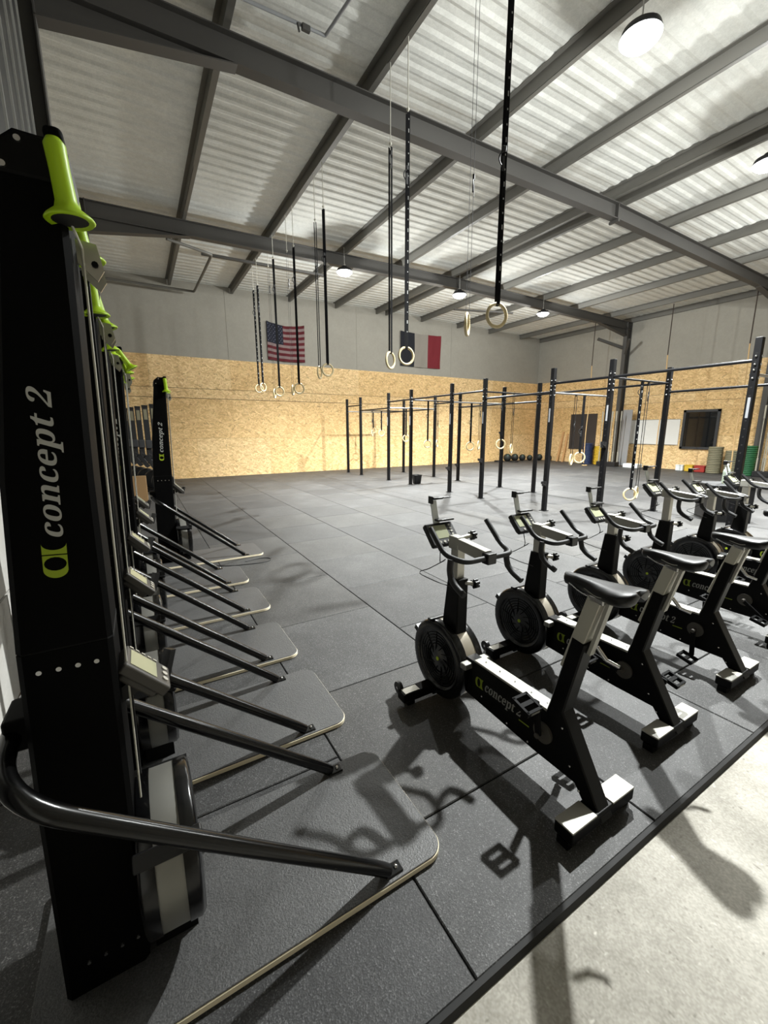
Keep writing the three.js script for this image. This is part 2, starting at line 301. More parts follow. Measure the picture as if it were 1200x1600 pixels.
for (const [i, [x, z, label]] of LAMPS.entries()) {
  const y = 5.65, t = thing('high_bay_lamp', label, 'lamp', [x, 0, z]);
  part('heatsink', lathe([[0, y + .13], [.07, y + .13], [.075, y + .07], [.18, y + .06], [.198, y + .01], [.198, y - .009], [.17, y - .01]], 28), M.lampBody, t);
  part('lens', lathe([[0, y - .1], [.08, y - .095], [.15, y - .07], [.195, y - .025], [.2, y - .01]], 28), M.lens, t);
  part('hook', [rod(V(0, y + .13, 0), V(0, roofY(x) - .12, 0), .008, 6), new THREE.TorusGeometry(.03, .006, 6, 12).translate(0, y + .15, 0)], M.chrome, t);
  const s = new THREE.SpotLight(LAMP_TINT, LAMP_SPOT, 0, LAMP_ANGLE, 1, 2); s.position.set(0, y - .115, 0); s.castShadow = true; s.shadow.radius = 4; s.shadow.mapSize.set(1024, 1024);
  s.target.position.set(0, 0, 0); t.add(s, s.target); s.target.name = 'aim'; s.name = 'beam_light';
  const p = new THREE.PointLight(LAMP_TINT, LAMP_SIDE, 0, 2); p.position.set(0, y - .125, 0); p.castShadow = true; p.shadow.radius = 4; p.name = 'lens_light'; t.add(p);
}

// ---------------------------------------------------------------- lettering
const font = await new FontLoader().loadAsync('fonts/droid/droid_serif_bold.typeface.json');
function wordmark(size) { // lime mark followed by slanted words, baseline along +x
  const g = new TextGeometry('concept 2', { font, size, depth: .0006, curveSegments: 3, bevelEnabled: false }); g.computeBoundingBox();
  const w = g.boundingBox.max.x; g.applyMatrix4(new THREE.Matrix4().makeShear(0, 0, .26, 0, 0, 0)); // x += .26 y
  g.scale(.92, 1, 1);
  const h = size * 1.0, a = new THREE.Shape(), e = new THREE.Path();
  a.moveTo(.32 * h, -.1 * h); a.lineTo(.95 * h, -.1 * h); a.lineTo(.95 * h, h); a.lineTo(.32 * h, h); a.absellipse(.32 * h, .45 * h, .36 * h, .55 * h, Math.PI / 2, Math.PI * 1.5, false);
  e.absellipse(.58 * h, .45 * h, .3 * h, .5 * h, 0, Math.PI * 2, true); a.holes.push(e);
  const b = new THREE.Shape(); b.moveTo(1.0 * h, -.1 * h); b.lineTo(1.42 * h, -.1 * h); b.absellipse(1.46 * h, .45 * h, .28 * h, .55 * h, Math.PI * 1.5, Math.PI / 2, true); b.lineTo(1.0 * h, h);
  const mark = merge([a, b].map(s => new THREE.ExtrudeGeometry(s, { depth: .0006, bevelEnabled: false, curveSegments: 8 })));
  return { text: g.translate(1.62 * h, 0, 0), mark, length: 1.62 * h + w * .92 };
}

// ---------------------------------------------------------------- flywheel shared by both machines: axis along x
function flywheel(parent, R, x0, x1, bandMat, name = 'flywheel_housing') {
  const w = x1 - x0, y = p => [p[0], p[1]], ax = g => g.rotateZ(-Math.PI / 2); // lathe y -> +x
  const side = s => { const o = s < 0 ? x0 : x1, q = v => o + s * v; // faces outward
    return ax(lathe([[R, q(-w * .28)], [R, q(-.012)], [R - .012, q(0)], [R * .80, q(.004)], [R * .74, q(-.004)], [R * .70, q(-.016)], [R * .30, q(-.02)], [R * .16, q(-.012)], [0, q(-.01)]].map(y), 40)); };
  const h = part(name, [side(-1), side(1)], M.gloss, parent);
  const vents = []; for (const s of [-1, 1]) { const o = s < 0 ? x0 + .016 : x1 - .016; for (let k = 1; k <= 5; k++) vents.push(new THREE.TorusGeometry(R * (.3 + .075 * k), .0028, 5, 36).rotateY(Math.PI / 2).translate(o, 0, 0)); for (let k = 0; k < 10; k++) { const a = k * Math.PI / 5; vents.push(rod(V(o, R * .2 * Math.cos(a), R * .2 * Math.sin(a)), V(o, R * .71 * Math.cos(a + .5), R * .71 * Math.sin(a + .5)), .003, 5)); } }
  part('vent_rings', vents, M.powder, h);
  part('mesh_band', ax(lathe([[R - .012, x0 + w * .2], [R - .004, x0 + w * .24], [R - .004, x1 - w * .24], [R - .012, x1 - w * .2]], 44)), bandMat, h);
  part('hub_badge', [rod(V(x0 - .001 + .008, 0, 0), V(x0 + .012, 0, 0), .012, 12)], M.limePrint, h);
  const cl = []; for (const a of [3.3, 5.2]) cl.push(bx(w * 1.0, .028, .035).translate(0, R + .002, 0).rotateX(a).translate((x0 + x1) / 2, 0, 0)); parts('clip', cl, M.plastic, h);
  return h;
}

// ---------------------------------------------------------------- ski machine (user side +x)
function makeSki() {
  const t = new THREE.Group();
  const ply = (x0, z0, x1, z1, r, y0, y1) => new THREE.ExtrudeGeometry(roundRect(x0, z0, x1, z1, [.02, r, r, .02]), { depth: y1 - y0 - .003, bevelEnabled: true, bevelSize: .002, bevelOffset: -.002, bevelThickness: .0015, bevelSegments: 1, curveSegments: 6 }).rotateX(-Math.PI / 2).translate(0, y0 + .0015, 0);
  const pl = part('platform', ply(-.41, -.3, .865, .3, .075, .003, .025), M.ply, t);
  part('deck_mat', metreUV(ply(-.416, -.2975, .862, .2975, .073, .0245, .03), 'x', 'z', 1.1), M.deckMat, pl);
  // tower: small outer side profile, fuller in the middle
  const at = (T, y) => { for (let i = 0; i + 1 < T.length; i++) if (y <= T[i + 1][0]) return T[i][1] + (T[i + 1][1] - T[i][1]) * (y - T[i][0]) / (T[i + 1][0] - T[i][0]); return T.at(-1)[1]; };
  const TL = [[0, -.335], [.65, -.32], [1.1, -.302], [1.5, -.274], [2.14, -.195]], TR = [[0, -.13], [1.1, -.108], [1.57, -.1], [1.95, -.086], [2.2, -.08]], c = .012;
  const ringAt = y => { const l = at(TL, y), r = at(TR, y); return [V(l + c, y, .1), V(l, y, .1 - c), V(l, y, -.1 + c), V(l + c, y, -.1), V(r - c, y, -.1), V(r, y, -.1 + c), V(r, y, .1 - c), V(r - c, y, .1)]; };
  part('lower_tower', loft([.03, .65, 1.085].map(ringAt)), M.tower, t);
  part('tower_seam', loft([1.08, 1.095].map(ringAt)).scale(.99, 1, .98), M.joint, t);
  part('upper_tower', loft([1.09, 1.5, 1.95, 2.14].map(ringAt)), M.tower, t);
  // head: rounded cap
  const hd = part('head', [prism([[-.205, 2.12], [-.072, 2.12], [-.066, 2.185], [-.085, 2.205], [-.155, 2.207], [-.196, 2.17]], .206, .008, 2)], M.powder, t);
  part('head_pad', [rb(.05, .03, .2, .012, -.095, 2.194, 0, 2), rb(.034, .026, .05, .011, -.086, 2.203, .108, 2), rb(.034, .026, .05, .011, -.086, 2.203, -.108, 2)], M.tower, hd);
  const bolt = (x, y, r = .0075) => new THREE.CylinderGeometry(r * .8, r, .004, 10).rotateX(Math.PI / 2).translate(x, y, .1025);
  const bl = []; for (let k = 0; k < 4; k++) bl.push(bolt(-.264 + k * .0385, 1.037 - k * .001), bolt(-.27 + k * .04, .13, .006)); bl.push(bolt(-.148, 2.187).translate(0, 0, .002), bolt(-.178, 2.135).translate(0, 0, .002));
  parts('bolt', bl, M.chrome, t);
  const wm = wordmark(.043), put = g => g.scale(1.3, 1, 1).rotateZ(Math.PI / 2).rotateZ(-.055).translate(-.181, 1.268, .1006);
  part('lettering', put(wm.text), M.whitePrint, t); part('emblem', put(wm.mark), M.limePrint, t);
  // flywheel in front, facing the user
  const fwg = sub('flywheel', t); fwg.position.set(0, .315, 0); flywheel(fwg, .225, -.125, .035, M.mesh, 'housing');
  part('damper_strap', [rb(.17, .045, .014, .004, 0, 0, 0).rotateX(-.68).translate(-.045, .462, .181), rb(.03, .06, .035, .008, .03, .462, .178)], M.plastic, t);
  part('lower_frame', [bx(.12, .09, .16, -.05, .075, 0), bx(.05, .3, .07, -.1, .3, 0)], M.powderSoft, t);
  // bent support tube and its feet
  const z = .262, line = x => .555 - .856 * x;
  part('support_tube', path([[.62, .042, z], [.585, line(.585) + .02, z, .03], [-.35, line(-.35), z, .17], [-.35, line(-.35), -z, .17], [.585, line(.585) + .02, -z, .03], [.62, .042, -z]], .0235, 110, 12), M.tubeBlack, t);
  for (const s of [-1, 1]) { const f = part('tube_foot', [rb(.07, .01, .045, .004, .642, .033, s * z)], M.tubeBlack, t); part('foot_bolt', new THREE.SphereGeometry(.009, 8, 6).translate(.655, .038, s * z), M.chrome, f); }
  part('tube_clamp', [rb(.06, .09, .12, .01, -.335, .86, 0)], M.powderSoft, t);
  // monitor on its arm
  const mo = sub('monitor', t); mo.position.set(-.052, .925, .01); mo.rotation.z = -.82;
  part('case', [rb(.15, .034, .12, .008, 0, 0, 0, 2), rb(.12, .03, .09, .01, 0, -.025, 0)], M.monitorGrey, mo);
  part('screen', bx(.085, .004, .085, -.018, .0165, .004), M.lcd, mo);
  parts('button', [-.03, 0, .03].map(q => new THREE.CylinderGeometry(.009, .009, .006, 10).translate(.052, .018, q)).concat([-.04, -.02, 0, .02, .04].map(q => bx(.012, .005, .006, q - .02, .0175, -.05))), M.button, mo);
  part('monitor_arm', [beam(V(-.14, .86, 0), V(-.05, .91, 0), .05, .04)], M.plastic, t); part('arm_clamp', beam(V(-.005, .84, -.08), V(.02, .92, -.1), .03, .02), M.plastic, t);
  // handles, pulleys and cords
  for (const s of [1, -1]) {
    const h = sub('handle', t); h.position.set(-.085, 2.168, s * .122); h.rotation.z = s > 0 ? .07 : .12;
    part('grip', lathe([[0, .028], [.013, .027], [.0195, .016], [.0185, -.03], [.0195, -.085], [.024, -.1], [.043, -.116], [.046, -.121], [.042, -.125], [.032, -.121]], 24), M.lime, h);
    part('grip_end', lathe([[.04, -.1225], [.03, -.121], [0, -.12]], 18), M.plasticMatte, h);
    const p = part('pulley_bracket', [prism([[0, 0], [.04, -.005], [.05, -.06], [.035, -.085], [0, -.05]], .006).translate(-.078, 2.04, s * .045)], M.alu, t);
    part('pulley_bolt', new THREE.CylinderGeometry(.007, .007, .012, 8).rotateX(Math.PI / 2).translate(-.045, 1.99, s * .045 + .004), M.powder, p);
    part('cord', [rod(V(-.066, 2.02, s * .05), V(-.1, .55, s * .05), .003, 6), rod(V(-.066, 2.02, s * .052), V(-.08, 2.06, s * .11), .003, 6)], s > 0 ? M.cord : M.cable, t);
  }
  return t;
}
const SKI = [
  [0, -1.30, 'nearest black ski machine, cut by the left edge of the photograph'],
  [-.01, -2.145, 'second black ski machine from the camera'],
  [-.01, -2.955, 'third black ski machine from the camera'],
  [.035, -3.85, 'fourth black ski machine from the camera'],
  [.02, -4.65, 'fifth black ski machine from the camera, before the one set forward'],
  [.415, -5.58, 'farthest ski machine, standing forward of the row with its lettering in full view'],
];
{ const proto = makeSki();
  SKI.forEach(([x, z, label], i) => { const o = i ? proto.clone() : proto; o.name = numbered('ski_machine'); o.position.set(x, 0, z); o.userData = { label, category: 'ski machine', group: 'ski machines in a row along the left wall' }; scene.add(o);
    if (i) { const hs = o.children.filter(c => c.name === 'handle'); hs[0].rotation.z = [0, .05, .12, .55, .5, .05][i]; hs[1].rotation.z = [0, .2, .1, .3, .12, .1][i]; } }); }

// ---------------------------------------------------------------- bike (rider faces -z)
function makeBike() {
  const t = new THREE.Group(), zy = pts => pts.map(([z, y]) => [z, y]);
  const slab = (pts, w, b = .006) => prism(zy(pts), w, b).rotateY(-Math.PI / 2); // (z,y): X->Z
  const fr = part('frame', [slab([[-.95, .17], [-.34, .135], [-.125, .135], [-.062, .055], [.008, .055], [-.205, .42], [-.135, .768], [-.198, .778], [-.275, .43], [-.29, .375], [-.95, .375]], .078), slab([[-1.06, .2], [-.93, .2], [-.9, .33], [-.9, .79], [-.995, .79], [-1.03, .52]], .076)], M.powder, t);
  part('top_cover', [rb(.074, .012, .45, .003, 0, .381, -.525), rb(.074, .014, .05, .003, 0, .381, -.3)], M.aluPale, t);
  parts('rivet', [-.7, -.6, -.5, -.4, -.31].map(q => new THREE.CylinderGeometry(.004, .004, .004, 8).translate(0, .389, q)).concat([[-.68, .21], [-.5, .17], [-.37, .16], [-.15, .2], [-.1, .12], [-.2, .35]].map(([q, y]) => new THREE.SphereGeometry(.006, 8, 5).translate(-.04, y, q))), M.chrome, t);
  const fwg = sub('flywheel', t); fwg.position.set(0, .27, -1.02); flywheel(fwg, .235, -.085, .085, M.meshBike, 'housing');
  part('flywheel_bracket', rb(.18, .035, .045, .008, 0, .345, -.785), M.mesh, t); part('flywheel_clip', rb(.2, .02, .03, .006, .0, .5, -1.08), M.plastic, t);
  const wm = wordmark(.05), put = g => g.rotateY(-Math.PI / 2).translate(-.0398, .255, -.73);
  part('lettering', put(wm.text.scale(.8, 1, 1)), M.dimPrint, t); part('emblem', put(wm.mark.scale(.8, 1, 1)), M.dimLime, t);
  part('motto', bx(.0006, .006, .06, -.0396, .238, -.40), M.dimLime, t);
  // feet
  const ff = part('front_foot', [rb(.6, .055, .075, .008, 0, .06, -1.075), slab([[-1.12, .06], [-1.03, .06], [-.98, .17], [-1.05, .2]], .1), bx(.05, .03, .05, -.24, .018, -1.075), bx(.05, .03, .05, .24, .018, -1.075)], M.powder, t);
  parts('foot_plate', [-1, 1].map(s => bx(.1, .004, .05, s * .235, .0895, -1.07)), M.alu, ff);
  for (const s of [-1, 1]) { const w = part('transport_wheel', new THREE.CylinderGeometry(.036, .036, .022, 20).rotateZ(Math.PI / 2).translate(s * .275, .08, -1.135), M.plastic, ff); part('axle', new THREE.CylinderGeometry(.009, .009, .028, 8).rotateZ(Math.PI / 2).translate(s * .275, .08, -1.135), M.chrome, w); }
  const rf = part('rear_foot', [rb(.42, .055, .085, .008, 0, .062, -.045), bx(.06, .034, .05, -.18, .018, -.045), bx(.06, .034, .05, .18, .018, -.045)], M.powder, t);
  parts('foot_cover', [-1, 1].map(s => rb(.155, .008, .084, .003, s * .132, .0915, -.045)), M.aluPale, rf);
  // crank
  const cr = sub('crankset', t); cr.position.set(0, .268, -.29);
  part('chainring', [new THREE.CylinderGeometry(.048, .048, .012, 24).rotateZ(Math.PI / 2).translate(-.045, 0, 0), new THREE.CylinderGeometry(.048, .048, .012, 24).rotateZ(Math.PI / 2).translate(.045, 0, 0), rod(V(-.09, 0, 0), V(.09, 0, 0), .012)], M.monitorGrey, cr);
  for (const s of [-1, 1]) { part('crank_arm', beam(V(s * .075, 0, 0), V(s * .085, -s * .17, 0), .014, .03, V(0, 0, 1), .005), M.pedal, cr);
    const p = sub('pedal', cr); p.position.set(s * .145, -s * .17, 0);
    part('pedal_body', [bx(.09, .022, .012, 0, 0, .042), bx(.09, .022, .012, 0, 0, -.042), bx(.012, .022, .09, .04, 0, 0), bx(.012, .022, .09, -.04, 0, 0), bx(.09, .018, .02, 0, 0, 0)], M.pedal, p);
    part('reflector', [bx(.05, .012, .003, 0, 0, .049)], M.alu, p); }
  // seat assembly (moved up and down per bike)
  const ax0 = V(0, .5, -.245), ax1 = V(0, .975, -.115);
  part('seat_post', beam(V(0, .62, -.215), V(0, .965, -.122), .07, .058, V(0, 0, 1), .004), M.seatAlu, t);
  part('seat_rail', beam(V(.0, .72, -.135), V(0, .96, -.078), .03, .014, V(0, 0, 1)), M.aluPale, t);
  part('seat_lever', [rod(V(.042, .74, -.135), V(.055, .695, -.1), .009, 8), rod(V(.055, .695, -.1), V(.075, .68, -.055), .008, 8)], M.chrome, t);
  { const rings = []; const n = 18; // saddle loft along z
    for (const [z, w, h, y] of [[-.275, .012, .014, 1.005], [-.262, .026, .03, 1.008], [-.21, .03, .04, 1.012], [-.15, .042, .046, 1.012], [-.1, .062, .05, 1.012], [-.05, .08, .052, 1.014], [-.01, .086, .05, 1.018], [.02, .074, .04, 1.022], [.03, .05, .025, 1.022]]) {
      const r = []; for (let k = 0; k < n; k++) { const a = k / n * Math.PI * 2, c = Math.cos(a), s = Math.sin(a); const notch = z > -.02 ? .02 * Math.exp(-(c * c) / .08) : 0; const dip = s > 0 ? 1 - .22 * Math.exp(-(c * c) / .05) * (z > -.22 ? 1 : 0) : 1; r.push(V(w * Math.sign(c) * Math.abs(c) ** .75, y + (s > 0 ? .022 * s * dip : h * s * .9 * (Math.abs(c) < .5 && z > -.2 ? .35 : 1)), z - notch)); } rings.push(r.reverse()); }
    part('saddle', toCreasedNormals(loft(rings), .9), M.leather, t);
    parts('saddle_trim', [-1, 1].map(q => tube([[q * .034, 1.0, -.17], [q * .056, .992, -.11], [q * .07, .998, -.075]], .002, 12, 5)), M.aluPale, t);
    part('saddle_rails', [-1, 1].map(s => tube([[s * .022, .995, -.24], [s * .024, .972, -.18], [s * .024, .966, -.1], [s * .03, .985, -.03]], .004, 16, 6)).concat([rb(.07, .03, .06, .006, 0, .966, -.115)]), M.chrome, t); }
  // handlebar assembly (moved up and down per bike)
  part('bar_post', beam(V(0, .55, -.955), V(0, .985, -.955), .052, .06, V(0, 0, 1), .004), M.alu, t);
  part('stem', [beam(V(0, .995, -1.0), V(0, .972, -.725), .05, .062, V(0, 1, 0), .005), rb(.056, .075, .075, .006, 0, .99, -.97)], M.aluPale, t);
  part('bar_clamp', rb(.06, .058, .05, .006, 0, .966, -.715), M.plastic, t);
  for (const s of [-1, 1]) part('handlebar', [path([[0, .968, -.715], [s * .165, .968, -.715, .05], [s * .2, .985, -.83, .05], [s * .2, 1.02, -.865, .025], [s * .2, 1.1, -.95]], .0145, 40, 10), path([[s * .197, .976, -.78], [s * .2, .9, -.785, .04], [s * .2, .855, -.755, .04], [s * .2, .82, -.67]], .0165, 30, 10)], M.plasticMatte, t);
  const knob = (x, y, z) => { const g = []; for (let k = 0; k < 6; k++) { const a = k * Math.PI / 3; g.push(new THREE.CylinderGeometry(.009, .009, .026, 8).rotateZ(Math.PI / 2).translate(x, y + .019 * Math.cos(a), z + .019 * Math.sin(a))); } g.push(new THREE.CylinderGeometry(.02, .02, .022, 12).rotateZ(Math.PI / 2).translate(x, y, z)); return g; };
  part('stem_knob', knob(.105, 1.02, -.955), M.plastic, t); part('stem_knob_shaft', rod(V(.02, 1.015, -.955), V(.1, 1.02, -.955), .013), M.alu, t);
  part('post_knob', knob(.06, .765, -.87), M.plastic, t); part('post_knob_shaft', rod(V(0, .765, -.93), V(.05, .765, -.875), .012), M.alu, t);
  const mo = sub('monitor', t); mo.position.set(-.015, 1.01, -1.085); mo.rotation.x = -.75;
  part('case', [rb(.2, .15, .035, .012, 0, 0, 0, 2), rb(.17, .12, .03, .012, 0, 0, -.02)], M.plasticMatte, mo);
  part('screen', bx(.115, .085, .004, -.02, .012, .0175), M.lcd, mo);
  parts('button', [0, 1, 2, 3, 4].map(k => bx(.014, .01, .005, .065, .048 - k * .02, .0185)).concat([-.03, 0, .03].map(q => new THREE.CylinderGeometry(.008, .008, .006, 10).rotateX(Math.PI / 2).translate(q - .015, -.053, .018))), M.button, mo);
  const ph = part('phone_holder', [beam(V(-.015, 1.04, -1.13), V(-.015, 1.2, -1.175), .042, .012, V(0, 0, 1), .003)], M.white, t);
  part('phone_clip', [rb(.07, .014, .05, .004, .0, 1.215, -1.165), rb(.012, .045, .04, .004, -.035, 1.205, -1.17), rb(.1, .008, .03, .003, .04, 1.217, -1.15)], M.plastic, ph); part('phone_ledge', rb(.12, .012, .05, .004, .03, 1.09, -1.125), M.plastic, ph);
  part('cable', [tube([[-.05, .95, -1.05], [-.09, .9, -1.0], [-.07, .87, -1.02], [-.05, .89, -1.0]], .003, 20, 5), tube([[-.05, .88, -1.01], [-.12, .83, -1.06], [-.16, .8, -1.1], [-.1, .76, -1.03], [-.05, .74, -.98], [-.035, .73, -.96]], .003, 26, 5)], M.cable, t);
  return t;
}
const BIKES = [
  [1.485, -.75, 0, 0, -.1, 'nearest black exercise bike, its saddle closest to the camera'],
  [2.29, -.845, -.045, -.045, -1.4, 'second exercise bike from the camera'],
  [3.19, -.87, -.08, -.08, 3.05, 'third exercise bike from the camera'],
  [4.1, -.91, .05, -.03, 2.2, 'fourth exercise bike from the camera, its bars raised high'],
  [5.0, -.92, -.02, -.02, .4, 'fifth exercise bike from the camera'],
  [5.75, -.9, .03, 0, 1.5, 'sixth exercise bike, farthest of the row at the right edge'],
];
{ const proto = makeBike(), BAR = new Set(['bar_post', 'stem', 'bar_clamp', 'handlebar', 'stem_knob', 'stem_knob_shaft', 'monitor', 'phone_holder', 'cable']), SEAT = new Set(['seat_post', 'seat_rail', 'saddle', 'saddle_rails', 'saddle_trim']);
  const made = BIKES.map((b, i) => i ? proto.clone() : proto);
  made.forEach((o, i) => { const [x, z, hb, st, cr, label] = BIKES[i]; o.name = numbered('exercise_bike'); o.position.set(x, 0, z); o.userData = { label, category: 'exercise bike', group: 'exercise bikes in a row' }; scene.add(o);
    for (const c of o.children) { if (BAR.has(c.name)) c.position.y += hb; if (SEAT.has(c.name)) { c.position.y += st; c.position.z += st * .27; } if (c.name === 'crankset') { c.rotation.x = cr; c.children.filter(q => q.name === 'pedal').forEach(q => q.rotation.x = -cr + .25); } } }); }

// ---------------------------------------------------------------- pull-up rig
{
  const rig = thing('pull_up_rig', 'long black steel pull-up rig of square posts and cross bars', 'rig');
  const ZS = [-2.35, -4.25, -5.4, -7.21, -8.38, -10.2, -11.47, -13.4, -14.5], XA = 6.93, XB = 8.77, post = rb(.08, 2.75, .08, .008, 0, 1.375, 0), foot = bx(.13, .01, .13, 0, .005, 0);
  const boltG = new THREE.SphereGeometry(.014, 8, 6), hole = []; for (let k = 0; k < 22; k++) hole.push(new THREE.CylinderGeometry(.011, .011, .002, 8).rotateZ(Math.PI / 2).translate(-.0405, .35 + k * .105, 0));
  const holes = merge(hole), plate = bx(.002, .26, .03, -.0412, 1.88, 0);
  const put = (x, z, hs) => { const p = part('post', [post, foot], M.rigSteel, rig); p.position.set(x, 0, z); parts('bolt', hs.flatMap(h => [[-.045, h - .05, 0], [-.045, h + .05, 0], [0, h - .05, .045], [0, h + .05, .045], [0, h, -.045]].map(q => boltG.clone().translate(...q))), M.chrome, p); part('pin_holes', holes, M.joint, p, 'stuff'); if (x === XA && z > -11.6) part('name_plate', plate, M.panelGrey, p); return p; };
  for (const z of ZS) { put(XA, z, [2.3, 2.47]); put(XB, z, [2.3, 2.47]); }
  const A = [2.47, 2.47, 2.31, 2.48, 2.48, 2.48, 2.29, 2.48], B = [2.3, 2.47, 2.47, 2.3, 2.3, 2.47, 2.3, 2.3];
  ZS.slice(0, -1).forEach((z, i) => { part('rail', rod(V(XA, A[i], z), V(XA, A[i], ZS[i + 1]), .0225, 12), M.bar, rig); part('rail', rod(V(XB, B[i], z), V(XB, B[i], ZS[i + 1]), .0225, 12), M.bar, rig); });
  const C = [2.3, 2.46, 2.3, 2.46, 2.3, 2.46, 2.3, 2.3, 2.3]; ZS.forEach((z, i) => part('cross_bar', rod(V(XA, C[i], z), V(XB, C[i], z), .019, 12), i % 2 ? M.bar : M.barBright, rig));
  for (const [x, z, y] of [[XA, -7.21, .9], [XA, -8.38, .62], [XA, -5.4, .55], [XA, -4.25, 1.35], [XB, -8.38, 1.5], [XB, -10.2, .5]]) part('j_hook', [bx(.02, .1, .09, x - .05, y, z), beam(V(x - .05, y - .03, z + .03), V(x - .15, y + .02, z + .03), .04, .015), bx(.012, .05, .04, x - .15, y + .03, z + .03)], M.plasticMatte, rig);
}
solo('chalk_bin', [lathe([[.0, .012], [.12, .012], [.15, .27], [.165, .275], [.165, .285], [.14, .285], [.11, .03], [0, .03]], 4).rotateY(Math.PI / 4)], M.plasticMatte, 'small black tapered bin on the floor beside a rig post', 'bin', [7.16, 0, -10.2]);

// ---------------------------------------------------------------- rings on straps
const ringGeo = new THREE.TorusGeometry(.107, .0165, 10, 28), strapCache = {};
function ring(x, y, z, turn, top, cordTop, label, group, opt = {}) { // y = ring centre, top = upper end of strap
  const t = thing('gym_ring', label, 'gym ring', [x, y, z], -Math.atan2(x, -z) + turn, group);   // turn = away from facing the camera side of the hall
  part('hoop', ringGeo, opt.mat || M.ringWood, t);
  const L = top - y - .1, key = L.toFixed(2) + (opt.thin ? 't' : ''), W = opt.thin ? .014 : .04;
  if (!strapCache[key]) { const a = [bx(W, L, .0025, 0, .1 + L / 2, .019), bx(W, L, .0025, 0, .1 + L / 2, -.017), bx(W, .004, .04, 0, .091, 0)]; const mk = []; for (let q = .2; q < L - .05; q += .12) mk.push(bx(.01, Math.round(q / .12) % 3 ? .015 : .04, .001, .002, .1 + q, .0208)); strapCache[key] = [merge(a), mk.length ? merge(mk) : null]; }
  const s = part('strap', strapCache[key][0], M.strap, t); if (opt.marks && strapCache[key][1]) part('strap_marks', strapCache[key][1], M.strapMark, s, 'stuff');
  const by = .1 + L * (opt.buckle ?? .8);
  part('buckle', [rb(.036, .05, .02, .004, -.012, by, .02), tube([[-.02, by - .02, .02], [-.055, by - .05, .02], [-.06, by - .1, .02], [-.025, by - .14, .015]], .007, 12, 5), bx(.026, .12, .004, -.018, by - .12, .026)], M.plasticMatte, t);
  if (cordTop > top) part('hang_cord', [rod(V(0, L + .1, 0), V(0, cordTop - y, 0), .006, 6), new THREE.SphereGeometry(.02, 8, 6).translate(0, L + .14, 0)], M.cord, t);
  else part('bar_loop', new THREE.TorusGeometry(.026, .006, 6, 14).translate(0, L + .105, 0), M.strap, t);
  return t;
}
{ const G = 'rings on long straps under the roof', py = 6.12;
  ring(3.2, 2.58, -5.245, 1.0, 5.2, py, 'wooden ring on a black strap, turned half sideways, left of the near hanging pair', G, { buckle: .97 });
  ring(3.2, 2.58, -4.84, .5, 5.35, py, 'wooden ring on a marked black strap before the banded flag', G, { marks: true, buckle: .78 });
  ring(3.2, 2.725, -3.216, .55, 5.9, py, 'wooden ring on the widest black strap, reaching highest near the middle of the roof', G, { marks: true, buckle: .43 });
  ring(3.2, 2.73, -3.65, 1.42, 5.9, py, 'wooden ring seen edge-on on thin cords beside the widest strap', G, { thin: true, buckle: .42 });
  ring(3.2, 2.72, -7.5, .4, 5.4, py, 'wooden ring facing the camera, rightmost of the far left hanging rings', G, { buckle: .72 });
  ring(3.2, 2.72, -7.9, 1.2, 5.35, py, 'wooden ring seen almost edge-on beside the rightmost far left ring', G, { buckle: .72 });
  ring(3.2, 2.52, -9.13, .3, 5.35, py, 'pale ring hanging right of the lowest flag corner, on a thick strap', G, {});
  ring(3.2, 2.52, -9.57, 1.4, 5.4, py, 'pale ring edge-on, left of the one below the flag corner', G, { thin: true });
  ring(3.2, 2.57, -10.6, .4, 5.6, py, 'pale ring below the middle of the star-striped flag', G, {});
  ring(3.2, 2.55, -11.05, 1.35, 5.55, py, 'pale ring edge-on below the left end of the star-striped flag', G, { thin: true, buckle: .85 });
  ring(3.2, 2.81, -12.15, .8, 5.45, py, 'pale ring, right one of the farthest left pair on marked straps', G, { marks: true });
  ring(3.2, 2.81, -12.6, .3, 5.45, py, 'pale ring, leftmost of all on a marked strap', G, { marks: true });
  const R = 'rings strapped to the rig';
  ring(7.93, 1.03, -5.4, .35, 2.28, 0, 'wooden ring hung low on the rig before the dark wall board', R, { buckle: .45 });
  ring(7.66, 1.0, -5.4, 1.35, 2.28, 0, 'wooden ring edge-on, hung low before the dark wall board', R, { buckle: .55 });
  ring(7.87, .41, -4.25, .35, 2.44, 0, 'wooden ring hung lowest on long marked straps near the third bike', R, { marks: true, buckle: .95 });
  ring(8.08, .43, -4.25, 1.35, 2.44, 0, 'wooden ring edge-on beside the lowest hung ring', R, { buckle: .9 });
  ring(7.5, 1.27, -7.21, .35, 2.44, 0, 'wooden ring on the rig in front of a far post', R, {});
  ring(7.87, 1.15, -7.21, 1.35, 2.44, 0, 'wooden ring edge-on beside the far rig posts', R, { buckle: .7 });
  ring(7.6, 1.18, -8.38, .35, 2.28, 0, 'pale ring on the rig, right of the middle posts', R, { buckle: .6 });
  ring(7.9, 1.2, -8.38, 1.35, 2.28, 0, 'pale ring edge-on between the middle rig posts', R, {});
  ring(7.54, 1.19, -10.2, .35, 2.44, 0, 'pale ring on the rig, above the black bin', R, { buckle: .7 });
  ring(7.9, 1.2, -10.2, 1.35, 2.44, 0, 'pale ring edge-on behind the ring above the black bin', R, { buckle: .5 });
  ring(7.6, 1.34, -11.47, .35, 2.28, 0, 'pale ring half hidden behind a rig post with the black bin', R, {});
  ring(7.79, 1.5, -13.4, .35, 2.28, 0, 'small pale ring at the far end of the rig', R, { buckle: .6 });
  ring(7.4, 1.5, -13.4, 1.35, 2.28, 0, 'small pale ring edge-on at the far end of the rig', R, { buckle: .6 });
  ring(8.05, 1.6, -14.5, .35, 2.28, 0, 'small ring on the farthest rig bar', R, { buckle: .6 });
}

